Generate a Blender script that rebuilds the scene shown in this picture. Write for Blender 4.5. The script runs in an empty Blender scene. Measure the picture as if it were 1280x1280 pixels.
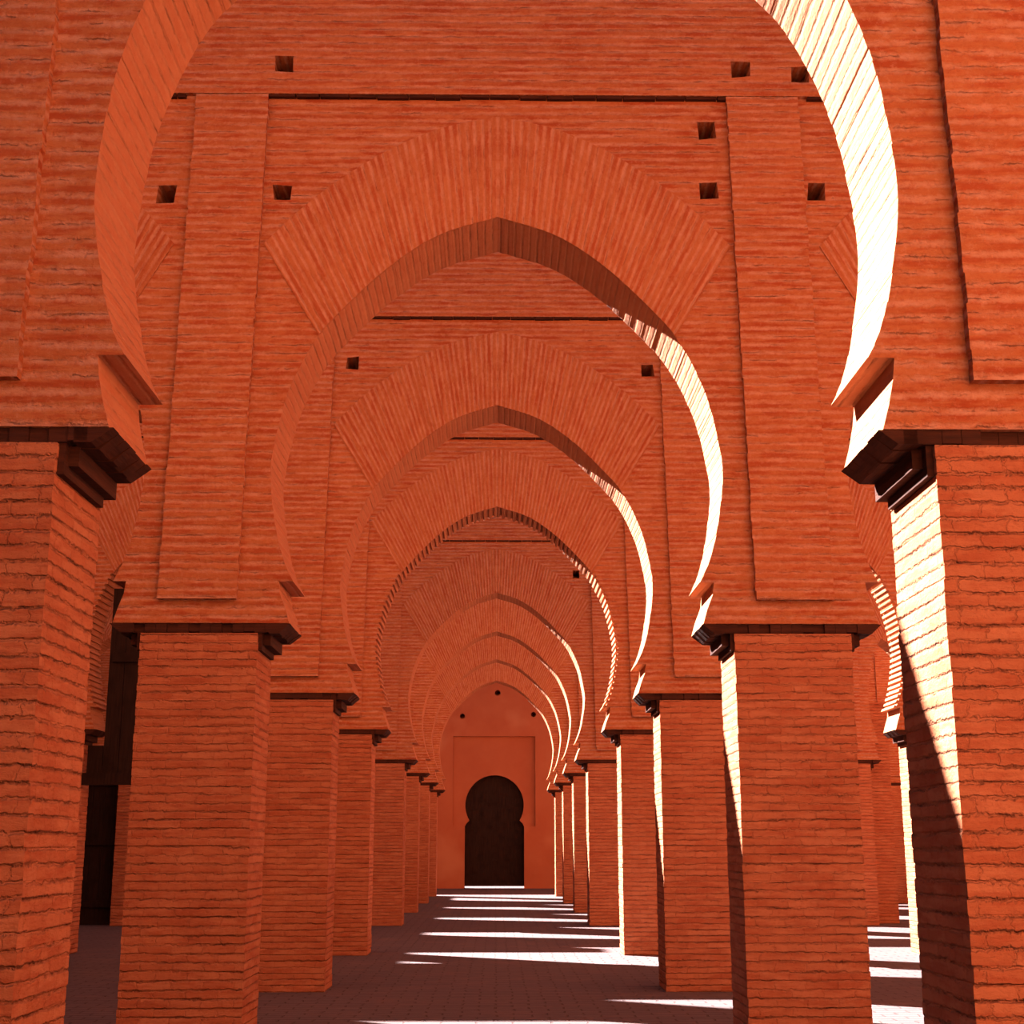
import bpy, math, random
import numpy as np
from mathutils import Vector, Matrix
from mathutils.geometry import tessellate_polygon

scene = bpy.context.scene
C = scene.collection
random.seed(7)

# ------------------------------------------------------------------ camera
F_PX, CAM_H = 1750.0, 1.6
pitch = math.atan(416 / F_PX)
yaw = math.atan(20 / (F_PX / math.cos(pitch)))
right = Vector((math.cos(yaw), -math.sin(yaw), 0))
fwd = Vector((math.sin(yaw) * math.cos(pitch), math.cos(yaw) * math.cos(pitch), math.sin(pitch)))
up = right.cross(fwd)
cd = bpy.data.cameras.new('camera')
cd.sensor_width = 36.0
cd.lens = F_PX / 1280 * 36.0
cd.clip_end = 500
cam = bpy.data.objects.new('camera', cd)
C.objects.link(cam)
m = Matrix((right, up, -fwd)).transposed().to_4x4()
m.translation = Vector((0, 0, CAM_H))
cam.matrix_world = m
scene.camera = cam

# ------------------------------------------------------------------ sky, sun, exposure
SUN = Vector((-1.5, 1.0, 1.40)).normalized()
world = bpy.data.worlds.new('sky')
scene.world = world
world.use_nodes = True
bg = world.node_tree.nodes['Background']
bg.inputs['Color'].default_value = (0.42, 0.58, 1.0, 1)
bg.inputs['Strength'].default_value = 0.30
sd = bpy.data.lights.new('sun', 'SUN')
sd.energy = 65.0
sd.color = (1.0, 0.96, 0.98)
sd.angle = math.radians(0.55)
sun = bpy.data.objects.new('sun', sd)
C.objects.link(sun)
sun.rotation_euler = SUN.to_track_quat('Z', 'Y').to_euler()
sun.location = (-20, 20, 30)
vs = scene.view_settings
scene.display_settings.display_device = 'sRGB'
vs.view_transform = 'Standard'
vs.look = 'None'
vs.gamma = 1.0
vs.use_curve_mapping = False
vs.exposure = 0.0
scene.cycles.use_denoising = True
scene.cycles.max_bounces = 10
scene.cycles.diffuse_bounces = 5

# ------------------------------------------------------------------ materials
def new_mat(name):
    mt = bpy.data.materials.new(name)
    mt.use_nodes = True
    nt = mt.node_tree
    b = nt.nodes['Principled BSDF']
    b.inputs['Roughness'].default_value = 0.95
    b.inputs['Specular IOR Level'].default_value = 0.1
    return mt, nt, b

class N:
    """tiny node-graph helper"""
    def __init__(s, nt): s.nt = nt
    def node(s, t, **kw):
        n = s.nt.nodes.new(t)
        for k, v in kw.items(): setattr(n, k, v)
        return n
    def link(s, a, b): s.nt.links.new(a, b)
    def math(s, op, a, b=None):
        n = s.node('ShaderNodeMath', operation=op)
        for i, v in enumerate((a, b)):
            if v is None: continue
            if isinstance(v, (int, float)): n.inputs[i].default_value = v
            else: s.link(v, n.inputs[i])
        return n.outputs[0]
    def mix(s, fac, a, b, blend='MIX'):
        n = s.node('ShaderNodeMix', data_type='RGBA', blend_type=blend)
        for sock, v in ((n.inputs[0], fac), (n.inputs[6], a), (n.inputs[7], b)):
            if isinstance(v, (int, float)): sock.default_value = v
            elif isinstance(v, tuple): sock.default_value = (*v, 1)
            else: s.link(v, sock)
        return n.outputs[2]
    def ramp(s, fac, p0, p1):
        n = s.node('ShaderNodeMapRange')
        n.inputs['From Min'].default_value = p0
        n.inputs['From Max'].default_value = p1
        s.link(fac, n.inputs['Value'])
        return n.outputs['Result']
    def noise(s, vec, scale, detail=3.0, rough=0.55, stretch=None):
        if stretch:
            mp = s.node('ShaderNodeMapping')
            mp.inputs['Scale'].default_value = stretch
            s.link(vec, mp.inputs['Vector'])
            vec = mp.outputs[0]
        n = s.node('ShaderNodeTexNoise')
        n.inputs['Scale'].default_value = scale
        n.inputs['Detail'].default_value = detail
        n.inputs['Roughness'].default_value = rough
        s.link(vec, n.inputs['Vector'])
        return n.outputs['Fac']

def brick_mat(name, b1, b2, mortar, dark, bw=0.26, rh=0.068, jw=0.30, wob=0.012, streak=0.55,
              vert=0.3, crev=0.5, bump=1.0, dist=0.012):
    """rough hand-made brick: wandering courses, soft joints, dashes of redder brick, open crevices here and there"""
    mt, nt, b = new_mat(name)
    g = N(nt)
    uv = g.node('ShaderNodeUVMap').outputs[0]
    oi = g.node('ShaderNodeObjectInfo').outputs['Random']
    off = g.node('ShaderNodeCombineXYZ')
    g.link(g.math('MULTIPLY', oi, 37.0), off.inputs[0])
    g.link(g.math('MULTIPLY', oi, 19.0), off.inputs[2])
    add = g.node('ShaderNodeVectorMath', operation='ADD')
    g.link(uv, add.inputs[0]); g.link(off.outputs[0], add.inputs[1])
    base = add.outputs[0]
    w1 = g.noise(base, 1.0, 2.0, 0.5, (1.1, 7.0, 1.0))
    w2 = g.noise(base, 1.0, 3.0, 0.6, (16.0, 22.0, 1.0))
    dv = g.math('ADD', g.math('MULTIPLY', g.math('SUBTRACT', w1, 0.5), wob * 3.0),
                g.math('MULTIPLY', g.math('SUBTRACT', w2, 0.5), wob * 2.2))
    w3 = g.noise(base, 1.0, 3.0, 0.6, (48.0, 40.0, 1.0))
    dv = g.math('ADD', dv, g.math('MULTIPLY', g.math('SUBTRACT', w3, 0.5), wob * 1.6))
    cmb = g.node('ShaderNodeCombineXYZ')
    g.link(dv, cmb.inputs[1]); g.link(g.math('MULTIPLY', dv, 1.5), cmb.inputs[0])
    add2 = g.node('ShaderNodeVectorMath', operation='ADD')
    g.link(base, add2.inputs[0]); g.link(cmb.outputs[0], add2.inputs[1])
    sep = g.node('ShaderNodeSeparateXYZ'); g.link(add2.outputs[0], sep.inputs[0])
    fr = g.math('FRACT', g.math('DIVIDE', sep.outputs[1], rh))
    tri = g.math('MULTIPLY', g.math('ABSOLUTE', g.math('SUBTRACT', fr, 0.5)), 2.0)   # 1 at a bed joint
    bed = g.ramp(tri, 1.0 - jw * 1.5, 1.0 - jw * 0.5)
    line = g.ramp(tri, 0.82, 1.0)
    br = g.node('ShaderNodeTexBrick', offset=0.5)
    br.inputs['Scale'].default_value = 1.0
    br.inputs['Brick Width'].default_value = bw
    br.inputs['Row Height'].default_value = rh
    br.inputs['Mortar Size'].default_value = 0.007
    br.inputs['Mortar Smooth'].default_value = 0.6
    br.inputs['Color1'].default_value = (*b1, 1)
    br.inputs['Color2'].default_value = (*b2, 1)
    br.inputs['Mortar'].default_value = tuple(0.5 * (p + q) for p, q in zip(b1, b2)) + (1,)
    g.link(add2.outputs[0], br.inputs['Vector'])
    st = g.noise(base, 1.0, 3.0, 0.6, (3.2, 17.0, 1.0))
    dash = g.math('MULTIPLY', g.math('MULTIPLY', g.ramp(st, 0.47, 0.60), streak), g.math('SUBTRACT', 1.0, bed))
    col = g.mix(dash, br.outputs['Color'], dark)
    mvar = g.noise(base, 1.0, 6.0, 0.72, (6.0, 13.0, 1.0))
    col = g.mix(g.math('MULTIPLY', bed, g.ramp(mvar, 0.34, 0.60)), col, mortar)
    pt = g.noise(base, 0.8, 5.0, 0.6)
    col = g.mix(g.math('MULTIPLY', g.ramp(pt, 0.45, 0.7), 0.30), col, tuple(c * 1.2 for c in b1))
    pt2 = g.noise(base, 2.3, 6.0, 0.68)
    col = g.mix(g.math('MULTIPLY', g.ramp(pt2, 0.52, 0.75), 0.35), col, dark)
    sp = g.noise(base, 26.0, 5.0, 0.8)
    col = g.mix(g.math('MULTIPLY', g.ramp(sp, 0.52, 0.70), 0.5), col, dark)
    col = g.mix(g.math('MULTIPLY', g.ramp(sp, 0.46, 0.32), 0.4), col, mortar)
    cn = g.noise(base, 1.0, 6.0, 0.75, (4.5, 14.0, 1.0))
    cr = g.math('MULTIPLY', line, g.ramp(cn, 0.50, 0.62))
    col = g.mix(g.math('MULTIPLY', cr, crev), col, tuple(c * 0.22 for c in dark))
    g.link(col, b.inputs['Base Color'])
    grain = g.noise(base, 38.0, 6.0, 0.75)
    lump = g.noise(base, 1.0, 4.0, 0.65, (7.0, 18.0, 7.0))
    h = g.math('ADD', g.math('MULTIPLY', lump, 1.1), g.math('MULTIPLY', grain, 0.55))
    h = g.math('SUBTRACT', h, g.math('MULTIPLY', bed, 0.55))
    h = g.math('SUBTRACT', h, g.math('MULTIPLY', cr, 1.1))
    h = g.math('SUBTRACT', h, g.math('MULTIPLY', br.outputs['Fac'], vert))
    bp = g.node('ShaderNodeBump')
    bp.inputs['Strength'].default_value = bump
    bp.inputs['Distance'].default_value = dist
    g.link(h, bp.inputs['Height'])
    g.link(bp.outputs[0], b.inputs['Normal'])
    return mt

M = {}
M['arcade'] = brick_mat('arcade_brick', (0.375, 0.134, 0.053), (0.33, 0.105, 0.038), (0.45, 0.220, 0.140), (0.27, 0.048, 0.016),
                        bw=0.45, rh=0.072, jw=0.42, vert=0.10, crev=0.4, bump=0.85, streak=0.8)
M['voussoir'] = brick_mat('radial_brick', (0.365, 0.134, 0.055), (0.325, 0.107, 0.040), (0.44, 0.215, 0.135), (0.27, 0.050, 0.017),
                          bw=0.9, rh=0.064, jw=0.42, wob=0.009, vert=0.08, crev=0.3, bump=0.6, streak=0.75)
M['soffit'] = brick_mat('soffit_brick', (0.41, 0.160, 0.076), (0.39, 0.142, 0.066), (0.42, 0.18, 0.09), (0.36, 0.105, 0.042),
                        bw=0.8, rh=0.07, jw=0.3, wob=0.008, streak=0.35, vert=0.05, crev=0.25, bump=0.8)
M['pillar'] = brick_mat('pillar_brick', (0.40, 0.148, 0.070), (0.34, 0.106, 0.046), (0.37, 0.135, 0.066), (0.26, 0.056, 0.022),
                        bw=0.24, rh=0.066, jw=0.22, wob=0.015, vert=0.40, crev=0.6)

def wood_mat(name, c1, c2, stretch=(3.0, 40.0, 1.0)):
    mt, nt, b = new_mat(name)
    g = N(nt)
    uv = g.node('ShaderNodeUVMap').outputs[0]
    n1 = g.noise(uv, 1.0, 4.0, 0.6, stretch)
    n2 = g.noise(uv, 3.0, 4.0, 0.6)
    col = g.mix(g.ramp(n1, 0.35, 0.65), c1, c2)
    col = g.mix(g.math('MULTIPLY', g.ramp(n2, 0.5, 0.65), 0.7), col, tuple(c * 0.45 for c in c1))
    g.link(col, b.inputs['Base Color'])
    bp = g.node('ShaderNodeBump'); bp.inputs['Distance'].default_value = 0.006
    g.link(n1, bp.inputs['Height']); g.link(bp.outputs[0], b.inputs['Normal'])
    b.inputs['Roughness'].default_value = 0.8
    return mt
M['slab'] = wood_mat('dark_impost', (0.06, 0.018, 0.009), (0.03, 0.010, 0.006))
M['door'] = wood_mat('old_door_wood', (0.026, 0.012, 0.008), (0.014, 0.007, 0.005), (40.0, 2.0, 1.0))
M['iron'] = wood_mat('old_iron', (0.03, 0.016, 0.012), (0.02, 0.01, 0.008))

def plaster_mat():
    mt, nt, b = new_mat('red_plaster')
    g = N(nt)
    uv = g.node('ShaderNodeUVMap').outputs[0]
    n1 = g.noise(uv, 0.7, 6.0, 0.6)
    n2 = g.noise(uv, 0.45, 3.0, 0.5)
    n3 = g.noise(uv, 30.0, 4.0, 0.7)
    col = g.mix(g.ramp(n1, 0.35, 0.7), (0.32, 0.092, 0.042), (0.36, 0.118, 0.056))
    col = g.mix(g.math('MULTIPLY', g.ramp(n2, 0.52, 0.66), 0.5), col, (0.44, 0.19, 0.10))
    g.link(col, b.inputs['Base Color'])
    bp = g.node('ShaderNodeBump'); bp.inputs['Distance'].default_value = 0.01
    g.link(g.math('ADD', n1, g.math('MULTIPLY', n3, 0.2)), bp.inputs['Height'])
    g.link(bp.outputs[0], b.inputs['Normal'])
    return mt
M['plaster'] = plaster_mat()
M['pale'], _nt, _b = new_mat('pale_bounce_plaster')  # lightened so the unseen back wall bounces more light
_g = N(_nt)
_n = _g.noise(_nt.nodes.new('ShaderNodeUVMap').outputs[0], 0.8, 5.0, 0.6)
_g.link(_g.mix(_n, (0.44, 0.175, 0.08), (0.52, 0.22, 0.105)), _b.inputs['Base Color'])

def floor_mat():
    mt, nt, b = new_mat('floor_pavers')
    g = N(nt)
    uv = g.node('ShaderNodeUVMap').outputs[0]
    w = g.noise(uv, 2.5, 3.0, 0.6)
    cmb = g.node('ShaderNodeCombineXYZ')
    g.link(g.math('MULTIPLY', g.math('SUBTRACT', w, 0.5), 0.12), cmb.inputs[0])
    g.link(g.math('MULTIPLY', g.math('SUBTRACT', w, 0.5), 0.10), cmb.inputs[1])
    add = g.node('ShaderNodeVectorMath', operation='ADD')
    g.link(uv, add.inputs[0]); g.link(cmb.outputs[0], add.inputs[1])
    br = g.node('ShaderNodeTexBrick', offset=0.5)
    br.inputs['Scale'].default_value = 1.0
    br.inputs['Brick Width'].default_value = 0.34
    br.inputs['Row Height'].default_value = 0.17
    br.inputs['Mortar Size'].default_value = 0.012
    br.inputs['Mortar Smooth'].default_value = 0.4
    br.inputs['Color1'].default_value = (0.115, 0.075, 0.070, 1)
    br.inputs['Color2'].default_value = (0.10, 0.068, 0.066, 1)
    br.inputs['Mortar'].default_value = (0.075, 0.046, 0.042, 1)
    g.link(add.outputs[0], br.inputs['Vector'])
    n1 = g.noise(uv, 1.2, 6.0, 0.65)
    col = g.mix(g.math('MULTIPLY', g.ramp(n1, 0.5, 0.7), 0.6), br.outputs['Color'], (0.15, 0.082, 0.068))
    n2 = g.noise(uv, 5.0, 5.0, 0.65)
    col = g.mix(g.math('MULTIPLY', g.ramp(n2, 0.55, 0.7), 0.5), col, (0.08, 0.052, 0.05))
    g.link(col, b.inputs['Base Color'])
    bp = g.node('ShaderNodeBump'); bp.inputs['Distance'].default_value = 0.012
    g.link(g.math('SUBTRACT', n2, br.outputs['Fac']), bp.inputs['Height'])
    g.link(bp.outputs[0], b.inputs['Normal'])
    return mt
M['floor'] = floor_mat()

# ------------------------------------------------------------------ mesh helpers
class MB:
    """collects flat faces with uv (in metres) and a material index each"""
    def __init__(s): s.v, s.f, s.uv, s.mi = [], [], [], []
    def face(s, pts, uvs, mi=0):
        i = len(s.v); s.v += [tuple(p) for p in pts]
        s.f.append(list(range(i, i + len(pts)))); s.uv.append(list(uvs)); s.mi.append(mi)
    def box(s, x0, x1, y0, y1, z0, z1, mi=0, skip=''):
        if 'f' not in skip: s.face([(x0,y0,z0),(x1,y0,z0),(x1,y0,z1),(x0,y0,z1)], [(x0,z0),(x1,z0),(x1,z1),(x0,z1)], mi)
        if 'k' not in skip: s.face([(x1,y1,z0),(x0,y1,z0),(x0,y1,z1),(x1,y1,z1)], [(x1,z0),(x0,z0),(x0,z1),(x1,z1)], mi)
        if 'l' not in skip: s.face([(x0,y1,z0),(x0,y0,z0),(x0,y0,z1),(x0,y1,z1)], [(y1,z0),(y0,z0),(y0,z1),(y1,z1)], mi)
        if 'r' not in skip: s.face([(x1,y0,z0),(x1,y1,z0),(x1,y1,z1),(x1,y0,z1)], [(y0,z0),(y1,z0),(y1,z1),(y0,z1)], mi)
        if 't' not in skip: s.face([(x0,y0,z1),(x1,y0,z1),(x1,y1,z1),(x0,y1,z1)], [(x0,y0),(x1,y0),(x1,y1),(x0,y1)], mi)
        if 'b' not in skip: s.face([(x0,y1,z0),(x1,y1,z0),(x1,y0,z0),(x0,y0,z0)], [(x0,y1),(x1,y1),(x1,y0),(x0,y0)], mi)
    def prism(s, poly, y0, y1, side_mi=0, mi=0, holes=(), hole_depth=None, hole_mi=None):
        """poly: counter-clockwise (x, z) outline seen from -y; extruded from y0 (front) to y1"""
        loops = [list(poly)] + [list(h) for h in holes]
        allp = [p for l in loops for p in l]
        tris = tessellate_polygon([[Vector((p[0], p[1], 0)) for p in l] for l in loops])
        for t in tris:
            a, b, c = (allp[i] for i in t)
            area = (b[0]-a[0])*(c[1]-a[1]) - (b[1]-a[1])*(c[0]-a[0])
            if area < 0: b, c = c, b
            s.face([(q[0], y0, q[1]) for q in (a, b, c)], [(q[0], q[1]) for q in (a, b, c)], mi)
        back = [list(poly)] + ([] if hole_depth else [list(h) for h in holes])
        allb = [p for l in back for p in l]
        for t in tessellate_polygon([[Vector((p[0], p[1], 0)) for p in l] for l in back]):
            a, b, c = (allb[i] for i in t)
            area = (b[0]-a[0])*(c[1]-a[1]) - (b[1]-a[1])*(c[0]-a[0])
            if area > 0: b, c = c, b
            s.face([(q[0], y1, q[1]) for q in (a, b, c)], [(q[0], q[1]) for q in (a, b, c)], mi)
        acc = 0.0
        n = len(poly)
        for i in range(n):
            p, q = poly[i], poly[(i + 1) % n]
            L = math.hypot(q[0]-p[0], q[1]-p[1])
            s.face([(p[0], y0, p[1]), (p[0], y1, p[1]), (q[0], y1, q[1]), (q[0], y0, q[1])],
                   [(y0, acc), (y1, acc), (y1, acc + L), (y0, acc + L)], side_mi)
            acc += L
        for h in holes:
            ye = y0 + hole_depth if hole_depth else y1
            k = len(h)
            for i in range(k):
                p, q = h[i], h[(i + 1) % k]
                L = math.hypot(q[0]-p[0], q[1]-p[1])
                s.face([(q[0], y0, q[1]), (q[0], ye, q[1]), (p[0], ye, p[1]), (p[0], y0, p[1])],
                       [(y0, L), (ye, L), (ye, 0), (y0, 0)], mi if hole_mi is None else hole_mi)
            if hole_depth:
                s.face([(p[0], ye, p[1]) for p in h], [(p[0], p[1]) for p in h], mi if hole_mi is None else hole_mi)
    def mesh(s, name, mats):
        me = bpy.data.meshes.new(name)
        me.from_pydata(s.v, [], s.f)
        ul = me.uv_layers.new(name='UVMap')
        k = 0
        for poly, uvs, mi in zip(me.polygons, s.uv, s.mi):
            poly.material_index = mi
            for j, li in enumerate(poly.loop_indices): ul.data[li].uv = uvs[j]
        for mm in mats: me.materials.append(mm)
        me.validate()
        return me
    def build(s, name, mats, parent=None, loc=None):
        o = bpy.data.objects.new(name, s.mesh(name, mats if isinstance(mats, (list, tuple)) else [mats]))
        C.objects.link(o)
        if parent: o.parent = parent
        if loc: o.location = loc
        return o

def tag(o, label=None, cat=None, group=None, kind=None):
    if label: o['label'] = label
    if cat: o['category'] = cat
    if group: o['group'] = group
    if kind: o['kind'] = kind
    return o
def empty(name, loc, **kw):
    o = bpy.data.objects.new(name, None); C.objects.link(o)
    o.location = loc; o.empty_display_size = 0.2
    return tag(o, **kw)

# ------------------------------------------------------------------ layout
ROWS = [5.86, 11.15, 16.45, 21.75, 29.6, 35.2, 40.7, 46.1]
THICK = 0.72
PH = 0.47                         # half width of a pillar
WALL_H = [9.2, 9.0, 8.9, 8.55, 8.6, 8.6, 8.6, 8.6]
HIGH_H = [11.6, 11.4, 11.2, 11.1, 10.1, 10.9, 10.9, 10.9]   # the outer bay on the left stands higher
STEP_X = -9.1
END_Y = 54.5
def pillar_xs(r):
    s = 6.87 if r < 4 else 7.35
    return [-11.35, -s, -2.38, 2.38, s, 11.36]
ARCH = [(0, 6.86), (.5, 6.69), (.92, 6.40), (1.32, 6.0), (1.54, 5.72), (1.74, 5.28), (1.845, 4.80), (1.86, 4.52), (1.80, 4.10), (1.72, 3.82), (1.645, 3.67)]
ARCH_FRONT = [(0, 6.86), (.5, 6.69), (.92, 6.40), (1.32, 6.0), (1.54, 5.72), (1.72, 5.28), (1.80, 4.86), (1.825, 4.45), (1.77, 4.08), (1.71, 3.84), (1.64, 3.70)]

def spline(pts, n=400):
    P = np.array(pts, float)
    P = np.vstack([2*P[0]-P[1], P, 2*P[-1]-P[-2]])
    out = []
    for i in range(1, len(P) - 2):
        for t in np.linspace(0, 1, 24, endpoint=False):
            a, b, c, d = P[i-1], P[i], P[i+1], P[i+2]
            out.append(.5*((2*b) + (c-a)*t + (2*a-5*b+4*c-d)*t*t + (3*b-a-3*c+d)*t**3))
    out.append(P[-2])
    out = np.array(out)
    L = np.concatenate([[0], np.cumsum(np.linalg.norm(np.diff(out, axis=0), axis=1))])
    s = np.linspace(0, L[-1], n)
    return np.stack([np.interp(s, L, out[:, 0]), np.interp(s, L, out[:, 1])], 1), L[-1]

def half_arch(curve, brick, amp, rnd, tooth=0.0, sx=1.0):
    """points from apex to tip, each brick stepping in or out a little"""
    pts, L = spline([(x * sx, z) for x, z in curve], 500)
    s = np.linspace(0, L, 500)
    tang = np.gradient(pts, axis=0)
    nrm = np.stack([-tang[:, 1], tang[:, 0]], 1)
    nrm /= np.linalg.norm(nrm, axis=1)[:, None]
    out = []
    n = int(L / brick)
    for i in range(n):
        a, b = L * i / n, L * (i + 1) / n - 0.003
        off = rnd.uniform(-amp, amp) + (tooth if i % 2 else 0.0)
        for q in (a, b):
            x = np.interp(q, s, pts[:, 0]); z = np.interp(q, s, pts[:, 1])
            nx = np.interp(q, s, nrm[:, 0]); nz = np.interp(q, s, nrm[:, 1])
            out.append((max(0.0, x + nx * off), z + nz * off))
    out[0] = (0.0, out[0][1]); out.append((float(pts[-1, 0]), float(pts[-1, 1])))
    return out

ORD = ['first', 'second', 'third', 'fourth', 'fifth', 'sixth', 'seventh', 'eighth']

# ------------------------------------------------------------------ floor and outer walls
def struct(o): o['kind'] = 'structure'; return o
mb = MB()
mb.face([(-30, -12, 0), (30, -12, 0), (30, 75, 0), (-30, 75, 0)], [(-30, -12), (30, -12), (30, 75), (-30, 75)])
struct(mb.build('floor', M['floor']))
mb = MB(); mb.box(-16.0, -15.2, -1.5, END_Y, 0, 13.0)
for d in ROWS: mb.box(-15.2, -12.15, d, d + THICK, 0, 3.328, skip='l')
struct(mb.build('wall_left', M['arcade']))
mb = MB(); mb.box(13.2, 13.9, -1.5, END_Y, 0, 9.5)
for d in ROWS: mb.box(12.15, 13.2, d, d + THICK, 0, 3.328, skip='r')
struct(mb.build('wall_right', M['arcade']))

def bay_outline(hwl, hwr, zt, z0, sx, curve, slab_in, notch, rnd, brick=.07, amp=.005, tooth=0.0):
    """outline of the wall over one arch, around x = 0, counter-clockwise seen from the front"""
    R = half_arch(curve, brick, amp, rnd, tooth, sx)
    Lh = [(-x, z) for x, z in half_arch(curve, brick, amp, rnd, tooth, sx)]
    foot = [(notch[0] * sx, notch[1]), (notch[0] * sx - .012, notch[1] - .10), (slab_in * sx + .032, z0 + .11), (slab_in * sx, z0)]
    pts = [(-hwl, zt), (-hwl, z0)]
    pts += [(-x, z) for x, z in reversed(foot)]
    pts += list(reversed(Lh))
    pts += R[1:]
    pts += foot
    pts += [(hwr, z0), (hwr, zt)]
    return pts

# unseen wall added behind the viewer, shaped to bounce light onto the front row
mb = MB()
rnd = random.Random(1)
mb.prism([(-15.2, 0), (13.2, 0), (13.2, 10.5), (0.5, 10.5), (0.5, 3.2), (-15.2, 3.2)], -2.2, -1.5)
struct(mb.build('bounce_wall_back', M['pale']))

# far wall with the door
def circle_arc(cx, cz, r, a0, a1, n):
    return [(cx + r * math.cos(math.radians(a0 + (a1 - a0) * i / n)), cz + r * math.sin(math.radians(a0 + (a1 - a0) * i / n))) for i in range(n + 1)]
DX, DZ, DR = -0.06, 3.08, 1.12
head = circle_arc(DX, DZ, DR, -31, 211, 36)           # right foot, over the top, to left foot
door_out = [(DX + 1.13, 0.0), (DX + 1.13, 2.28), (DX + 1.08, 2.38)] + head + [(DX - 1.08, 2.38), (DX - 1.13, 2.28), (DX - 1.13, 0.0)]
def disc(cx, cz, r, n=10):
    return [(cx + r * math.cos(2 * math.pi * i / n), cz + r * math.sin(2 * math.pi * i / n)) for i in range(n)]
mb = MB()
# outer face frame: the wall around the sunk rectangular panel
PX0, PX1, PZ0, PZ1 = -1.66, 1.50, 2.28, 5.67
mb.prism([(-16, 9.5), (-16, 0), (-1.8, 0), (-1.8, 0.0)][:3] +
         [(DX - 1.13, 0), (DX - 1.13, 2.28), (PX0, 2.28), (PX0, PZ1), (PX1, PZ1), (PX1, 2.28), (DX + 1.13, 2.28), (DX + 1.13, 0), (13.9, 0), (13.9, 9.5)],
         END_Y, END_Y + .16, holes=[disc(.05, 7.34, .11), disc(-1.31, 6.44, .10), disc(1.44, 6.51, .10)], hole_depth=None)
mb.prism([(-16, 9.5), (-16, 0)] + list(reversed(door_out)) + [(13.9, 0), (13.9, 9.5)], END_Y + .16, END_Y + .75,
         holes=[disc(.05, 7.34, .11), disc(-1.31, 6.44, .10), disc(1.44, 6.51, .10)], hole_depth=.66)
struct(mb.build('wall_far', M['plaster']))

# the double door
dr = empty('door_1', (DX, END_Y + .42, 0.0), label='dark wooden double door under a round horseshoe arch in the far wall', cat='door')
dr['kind'] = 'structure'
for sgn in (-1, 1):
    mb = MB()
    xs0, xs1 = (0.0, 1.16)
    arc = [(x - DX, z) for x, z in circle_arc(DX, DZ, DR + .02, 90, -31, 24)]
    poly = [(xs0, 0.075), (xs1, 0.075), (xs1, 2.3)] + list(reversed(arc))[0:-1] + [(xs0, DZ + DR + .02)]
    if sgn < 0: poly = [(-x, z) for x, z in reversed(poly)]
    mb.prism(poly, 0, .07)
    leaf = mb.build('door_leaf', M['door'], dr)
    mb = MB()
    for (z0, z1) in ((.25, .95), (1.1, 1.9), (2.4, 3.0), (3.12, 3.6)):
        for (xa, xb) in ((.10, .48), (.56, .92)):
            if z1 > 3.1 and xb > .8: xb = .78
            a, b = (xa, xb) if sgn > 0 else (-xb, -xa)
            mb.box(a, b, -.025, 0, z0, z1, skip='k')
            mb.box(a + .06, b - .06, -.04, -.025, z0 + .06, z1 - .06, skip='k')
    mb.build('raised_panel', M['door'], leaf)
    mb = MB(); mb.box(*((.02, .09) if sgn > 0 else (-.09, -.02)), -.06, 0, 1.02, 1.07)
    mb.build('door_handle', M['iron'], leaf)
mb = MB(); mb.box(-1.12, 1.12, -.02, .05, 2.26, 2.36)
mb.build('transom_rail', M['door'], dr)

# ------------------------------------------------------------------ arcade walls
HOLES = {1: [(-1.88, 8.29), (2.14, 8.26), (1.83, 7.69), (1.83, 7.12), (-1.86, 7.08), (-2.86, 7.06), (2.77, 7.11), (2.66, 8.21)],
         2: [(-1.79, 7.40), (1.86, 7.32)], 4: [(1.71, 7.26)]}
BAND_Z = 8.0
def sq(x, z, cx=0.0, rnd=random, w=.078):
    j = lambda: rnd.uniform(-.012, .012)
    return [(x - cx - w + j(), z - w + j()), (x - cx + w + j(), z - w + j()), (x - cx + w + j(), z + w + j()), (x - cx - w + j(), z + w + j())]

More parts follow.
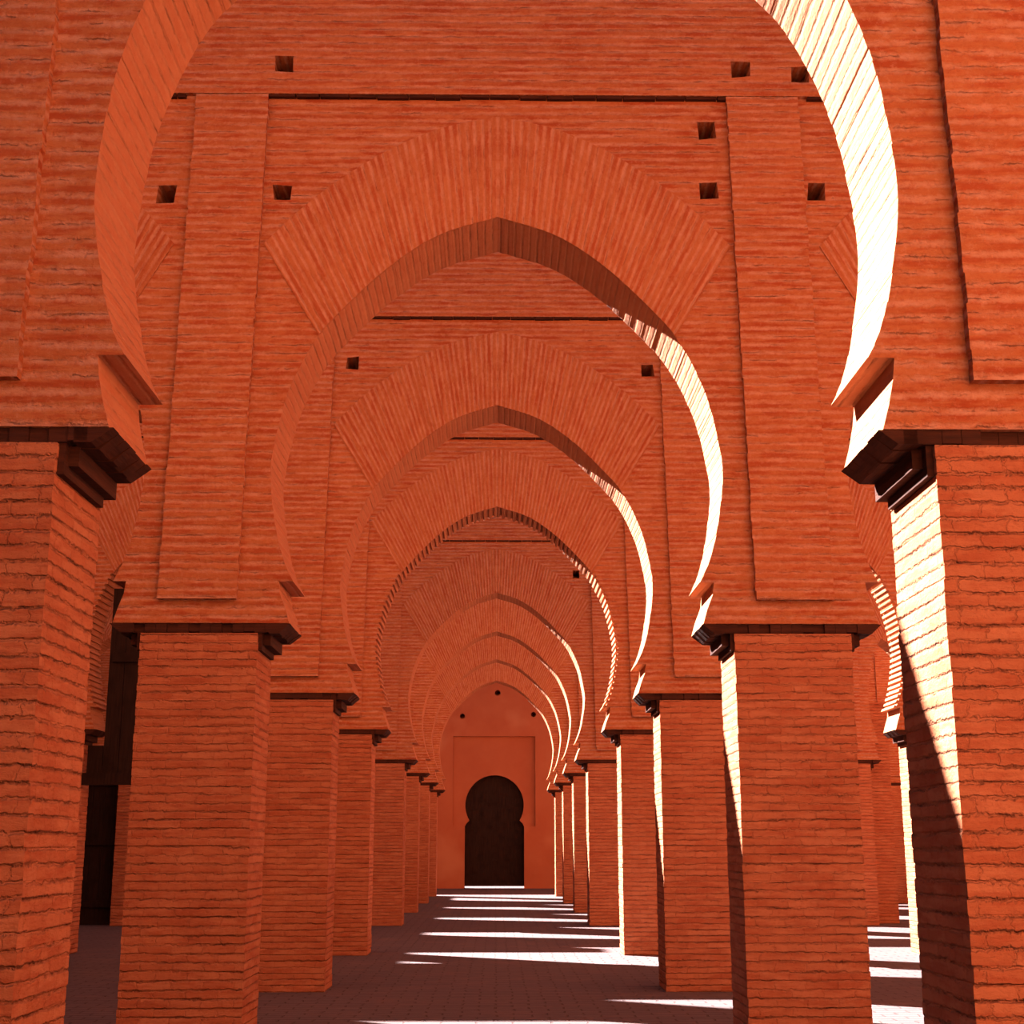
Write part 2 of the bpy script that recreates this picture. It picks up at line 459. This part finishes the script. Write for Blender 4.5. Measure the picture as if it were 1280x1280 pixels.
def voussoir(curve, sx, nbricks=None):
    """fan of radial brick over the arch, standing a few millimetres proud"""
    inn, Li = spline([(x * sx, z) for x, z in curve], 800)
    k = int(np.argmin(np.hypot(inn[:, 0] - 1.54 * sx, inn[:, 1] - 5.80)))
    inn = inn[:k + 1]
    outc, Lo = spline([(0, 7.81), (.51, 7.69), (.99, 7.46), (1.42, 7.16), (1.72, 6.90), (2.0, 6.60)], 300)
    outc = outc * np.array([sx, 1.0])
    n = 40
    def res(p):
        L = np.concatenate([[0], np.cumsum(np.linalg.norm(np.diff(p, axis=0), axis=1))])
        s = np.linspace(0, L[-1], n + 1)
        return np.stack([np.interp(s, L, p[:, 0]), np.interp(s, L, p[:, 1])], 1), L[-1]
    a, la = res(inn); b, lb = res(outc)
    step = (la + lb) / 2 / n
    mb = MB(); y = -0.012
    for sg in (1, -1):
        for i in range(n):
            q = [(sg * a[i][0], y, a[i][1]), (sg * a[i+1][0], y, a[i+1][1]), (sg * b[i+1][0], y, b[i+1][1]), (sg * b[i][0], y, b[i][1])]
            uv = [(0, i * step), (0, (i+1) * step), (.95, (i+1) * step), (.95, i * step)]
            if sg > 0: q.reverse(); uv.reverse()
            q.reverse(); uv.reverse()
            mb.face(q, uv)
            for (p0, p1) in ((a[i], a[i+1]), (b[i+1], b[i])):
                e = [(sg*p0[0], y, p0[1]), (sg*p0[0], 0.02, p0[1]), (sg*p1[0], 0.02, p1[1]), (sg*p1[0], y, p1[1])]
                if sg < 0: e.reverse()
                mb.face(e, [(0, 0), (.03, 0), (.03, step), (0, step)])
        p0, p1 = a[n], b[n]
        e = [(sg*p0[0], y, p0[1]), (sg*p0[0], 0.02, p0[1]), (sg*p1[0], 0.02, p1[1]), (sg*p1[0], y, p1[1])]
        if sg < 0: e.reverse()
        mb.face(e, [(0, 0), (.03, 0), (.03, .9), (0, .9)])
    return mb

def strip_mesh(zb, zt, half, lean, rnd):
    """pilaster strip with edges broken brick by brick"""
    n = int((zt - zb) / .072)
    Lp, Rp = [], []
    for i in range(n):
        z0, z1 = zb + (zt - zb) * i / n, zb + (zt - zb) * (i + 1) / n - .008
        for side, lst in ((-1, Lp), (1, Rp)):
            e = half + rnd.uniform(-.006, .006)
            for z in (z0, z1):
                lst.append((side * e + lean * (zt - z) / (zt - zb), z))
    mb = MB(); mb.prism(list(reversed(Lp)) + Rp, -.055, .0)
    return mb

def bay_name(x):
    return 'nave' if abs(x) < 1 else ('left' if x < 0 else 'right')

for r, d in enumerate(ROWS):
    rnd = random.Random(100 + r)
    xs = pillar_xs(r)
    H = WALL_H[r]
    extra = ['nearest, cut off by the frame', 'with square holes around its full arch', 'framed by the second arch',
             'with a toothed brick arch edge', 'just behind the toothed arch', 'third from the far door', 'next to last before the door', 'last before the door'][r]
    wall = empty('arcade_wall', (0, d, 0), label='%s red brick horseshoe-arch wall from the front, %s' % (ORD[r], extra), cat='wall',
                 group='horseshoe arch walls across the nave', kind='thing')
    z0 = 3.371 if r == 0 else 3.331
    bounds = [-15.18] + xs[1:-1] + [13.15]
    for b in range(5):
        pl, pr = xs[b], xs[b + 1]
        cx = (pl + pr) / 2
        sx = ((pr - pl) / 2 - PH) / 1.91
        curve = ARCH_FRONT if r == 0 else ARCH
        if r == 0: slab_in, notch = 1.69, (1.76, 3.70)
        else: slab_in, notch = 1.665, (1.76, 3.67)
        tooth = .035 if r == 3 else 0.0
        pts = bay_outline(cx - bounds[b], bounds[b + 1] - cx, BAND_Z, z0, sx, curve, slab_in, notch, rnd,
                          brick=.045 if r == 3 else .07, amp=.0025, tooth=tooth)
        hs = [sq(x, z, cx, rnd) for x, z in HOLES.get(r, []) if z < BAND_Z and pl < x < pr]
        mb = MB(); mb.prism(pts, 0, THICK, side_mi=1, holes=hs, hole_depth=.66)
        a = mb.build('arch', [M['arcade'], M['soffit']], wall, (cx, 0, 0))
        vm = voussoir(curve, sx)
        vm.build('voussoir_band', M['voussoir'], a)
    hs = [sq(x, z, 0, rnd) for x, z in HOLES.get(r, []) if z >= BAND_Z]
    top = [(13.15, H)]
    x = 13.15
    while x > STEP_X + .6:                             # worn, uneven wall head
        x -= rnd.uniform(.5, 1.2); top.append((max(x, STEP_X), H + rnd.uniform(-.04, .04)))
    if top[-1][0] > STEP_X: top.append((STEP_X, H))
    top += [(STEP_X, HIGH_H[r]), (-15.18, HIGH_H[r])]
    mb = MB(); mb.prism([(-15.18, BAND_Z), (13.15, BAND_Z)] + top, -.055, THICK, holes=hs, hole_depth=.66)
    mb.build('upper_wall', M['arcade'], wall)
    for b in range(5):                                 # ticked course, coloured dark as the shade under the upper wall's overhang
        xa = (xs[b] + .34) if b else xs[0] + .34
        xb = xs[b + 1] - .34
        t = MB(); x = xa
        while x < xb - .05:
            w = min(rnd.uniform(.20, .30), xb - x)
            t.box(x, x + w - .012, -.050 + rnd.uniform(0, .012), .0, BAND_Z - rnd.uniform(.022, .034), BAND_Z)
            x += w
        t.build('shade_course', M['slab'], wall)
    for px in xs:
        lean = 0.0
        cx = px
        if abs(px) < 3:
            s = 1 if px > 0 else -1
            cx = s * 2.32; lean = s * .085
        elif abs(px) > 11: cx = px
        zb = 3.58 if r == 0 else 3.52
        strip_mesh(zb, BAND_Z + .0, .315, lean, rnd).build('pilaster_strip', M['arcade'], wall, (cx, 0, 0))

# ------------------------------------------------------------------ pillars
def pillar_meshes(seed, top):
    rnd = random.Random(seed)
    mb = MB()
    n = int(round(top / .066)); rh = top / n
    rings = []
    for k in range(n):
        z0 = k * rh; z1 = z0 + rh
        j = [rnd.uniform(-.002, .002) for _ in range(4)]
        jj = [[rnd.uniform(-.003, .003) for _ in range(2)] for _ in range(4)]
        x0, x1, y0, y1 = -PH + j[0], PH + j[1], j[2], THICK + j[3]
        c = [(x0 + jj[0][0], y0 + jj[0][1]), (x1 + jj[1][0], y0 + jj[1][1]), (x1 + jj[2][0], y1 + jj[2][1]), (x0 + jj[3][0], y1 + jj[3][1])]
        ins = [(px * (1 - .002 / PH), THICK / 2 + (py - THICK / 2) * (1 - .002 / .36)) for px, py in c]
        rings.append((z0 + .003, ins)); rings.append((z0 + .008, c)); rings.append((z1 - .008, c)); rings.append((z1 - .003, ins))
    rings[0] = (0.0, rings[0][1]); rings[-1] = (top, rings[-1][1])
    for (za, ca), (zb, cb) in zip(rings, rings[1:]):
        for i in range(4):
            a, b = ca[i], ca[(i+1) % 4]; c_, d_ = cb[(i+1) % 4], cb[i]
            h = 0 if i % 2 == 0 else 1
            u = lambda p: p[0] if h == 0 else p[1] + 3.1
            mb.face([(*a, za), (*b, za), (*c_, zb), (*d_, zb)], [(u(a), za), (u(b), za), (u(c_), zb), (u(d_), zb)])
    t = rings[-1][1]
    mb.face([(*p, top) for p in t], [p for p in t])
    return mb.mesh('shaft', [M['pillar']])

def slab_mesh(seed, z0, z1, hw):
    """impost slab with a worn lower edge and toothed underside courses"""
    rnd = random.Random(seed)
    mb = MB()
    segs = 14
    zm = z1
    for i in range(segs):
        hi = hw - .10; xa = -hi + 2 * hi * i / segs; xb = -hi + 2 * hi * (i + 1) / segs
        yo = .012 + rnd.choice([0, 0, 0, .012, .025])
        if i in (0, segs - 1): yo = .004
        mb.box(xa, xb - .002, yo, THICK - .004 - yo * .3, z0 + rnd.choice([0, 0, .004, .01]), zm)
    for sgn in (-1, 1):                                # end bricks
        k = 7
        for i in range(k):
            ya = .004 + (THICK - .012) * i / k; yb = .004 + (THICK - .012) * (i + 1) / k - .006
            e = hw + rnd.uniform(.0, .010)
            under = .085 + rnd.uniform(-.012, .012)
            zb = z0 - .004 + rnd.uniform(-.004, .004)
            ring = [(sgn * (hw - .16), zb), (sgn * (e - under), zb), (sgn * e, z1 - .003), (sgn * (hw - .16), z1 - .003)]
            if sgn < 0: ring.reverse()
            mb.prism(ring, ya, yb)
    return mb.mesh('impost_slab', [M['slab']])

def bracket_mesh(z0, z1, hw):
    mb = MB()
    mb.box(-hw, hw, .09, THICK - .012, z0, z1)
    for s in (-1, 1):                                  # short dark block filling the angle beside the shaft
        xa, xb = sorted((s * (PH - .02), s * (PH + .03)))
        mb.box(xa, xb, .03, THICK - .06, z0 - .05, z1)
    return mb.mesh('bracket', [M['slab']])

VAR = []
for v in range(4):
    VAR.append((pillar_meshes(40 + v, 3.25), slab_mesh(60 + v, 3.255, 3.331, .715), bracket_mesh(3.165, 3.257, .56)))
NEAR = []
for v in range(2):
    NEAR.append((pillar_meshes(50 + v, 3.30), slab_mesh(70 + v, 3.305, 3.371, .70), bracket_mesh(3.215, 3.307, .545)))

def place_pillar(px, d, var, label, group):
    p = empty('brick_pillar', (px, d, 0), label=label, cat='pillar', group=group, kind='thing')
    for nm, me in zip(('shaft', 'impost_slab', 'bracket'), var):
        o = bpy.data.objects.new(nm, me); C.objects.link(o); o.parent = p
    return p

for r, d in enumerate(ROWS):
    for i, px in enumerate(pillar_xs(r)):
        side = 'left' if px < 0 else 'right'
        var = NEAR[(r + i) % 2] if r == 0 else VAR[(r * 3 + i) % 4]
        if abs(px) < 3:
            what = {('left', 0): 'nearest brick pillar on the left, filling the lower left corner',
                    ('right', 0): 'nearest brick pillar on the right, its inner face half sunlit white',
                    ('left', 1): 'second brick pillar on the left, broad and fully in shade',
                    ('right', 1): 'second brick pillar on the right, with a white sunlit wedge on its inner edge'}.get(
                        (side, r), '%s brick pillar from the front on the %s side of the nave' % (ORD[r], side))
            if r == 7: what = 'last brick pillar before the far wall on the %s of the door' % side
            grp = 'brick pillars lining the nave'
        elif abs(px) < 8:
            what = '%s side aisle brick pillar under the %s arch wall' % (side, ORD[r])
            grp = 'brick pillars of the side aisles'
        else:
            what = '%s outermost brick pillar under the %s arch wall' % (side, ORD[r])
            grp = 'brick pillars along the outer walls'
        place_pillar(px, d, var, what, grp)

# pier built against the fifth pillar of the right aisle
mb = MB(); mb.box(7.45, 8.44, 30.36, 30.7, 0, 4.6)
tag(mb.build('brick_pier', M['pillar']), 'dim brick pier against the right side aisle pillar behind the second pillar', 'pier', kind='thing')

# dim cross walls with black doorways at the back of the outer aisles
def door_wall(x0, x1, dx0, dx1, y, h, dh, label):
    mb = MB()
    mb.prism([(x0, h), (x0, 0), (dx0, 0), (dx0, dh), (dx1, dh), (dx1, 0), (x1, 0), (x1, h)], y, y + .4)
    t = .2
    mb.box(dx0 - t, dx0, y + .4, y + 3, 0, dh + t)      # closed chamber behind the opening
    mb.box(dx1, dx1 + t, y + .4, y + 3, 0, dh + t)
    mb.box(dx0 - t, dx1 + t, y + 3, y + 3.2, 0, dh + t)
    mb.box(dx0 - t, dx1 + t, y + .4, y + 3.2, dh, dh + t)
    o = mb.build('aisle_wall', M['arcade'])
    return tag(o, label, 'wall', kind='thing')
# boards added in the fourth row's left aisle arch: block sun, dark as shade
tx = (-6.87 - 2.38) / 2
ts = ((6.87 - 2.38) / 2 - PH) / 1.91
tym = empty('shade_tympanum', (tx, ROWS[3], 0), label='dark boards added as deep shade in the arch head at left', cat='screen', kind='thing')
crv = spline([(q * ts, z) for q, z in ARCH], 300)[0]
def half_at(z):
    if z < 3.12: return 1.765
    if z < 3.70: return 1.47
    sel = crv[np.argmin(np.abs(crv[:, 1] - z))]
    return float(sel[0]) - .03
x = -1.715
while x < 1.70:
    xe = min(x + .245, 1.715)
    xm = max(abs(x), abs(xe))
    zt = 3.10 if xm > 1.475 else max([z for z in np.linspace(3.7, 6.8, 120) if half_at(z) > xm] + [3.6])
    t = MB(); t.box(x, xe - .01, .32, .38, 2.5, zt)
    t.build('shade_board', M['door'], tym); x = xe
t = MB(); t.box(-1.76, 1.76, .26, .32, 2.5, 2.68); t.build('shade_beam', M['door'], tym)
t = MB(); t.box(-1.42, 1.42, .27, .32, 4.4, 4.55); t.build('shade_batten', M['door'], tym)

# screen added in the fifth row's outer left arch, dark to stand for shade
sc_ = empty('shade_screen', (0, 29.95, 0), label='added dark screen standing in for deep shade left of the second left pillar', cat='screen', kind='thing')
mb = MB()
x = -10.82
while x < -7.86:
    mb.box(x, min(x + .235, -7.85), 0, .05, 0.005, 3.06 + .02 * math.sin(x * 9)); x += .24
mb.build('shade_panel', M['door'], sc_)
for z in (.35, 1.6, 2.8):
    t = MB(); t.box(-10.82, -7.86, -.05, 0, z, z + .14); t.build('shade_batten', M['door'], sc_)
door_wall(9.0, 13.1, 11.0, 12.7, 41.6, 3.9, 3.15, 'dim cross wall with a black doorway in the right aisle beyond the arches')
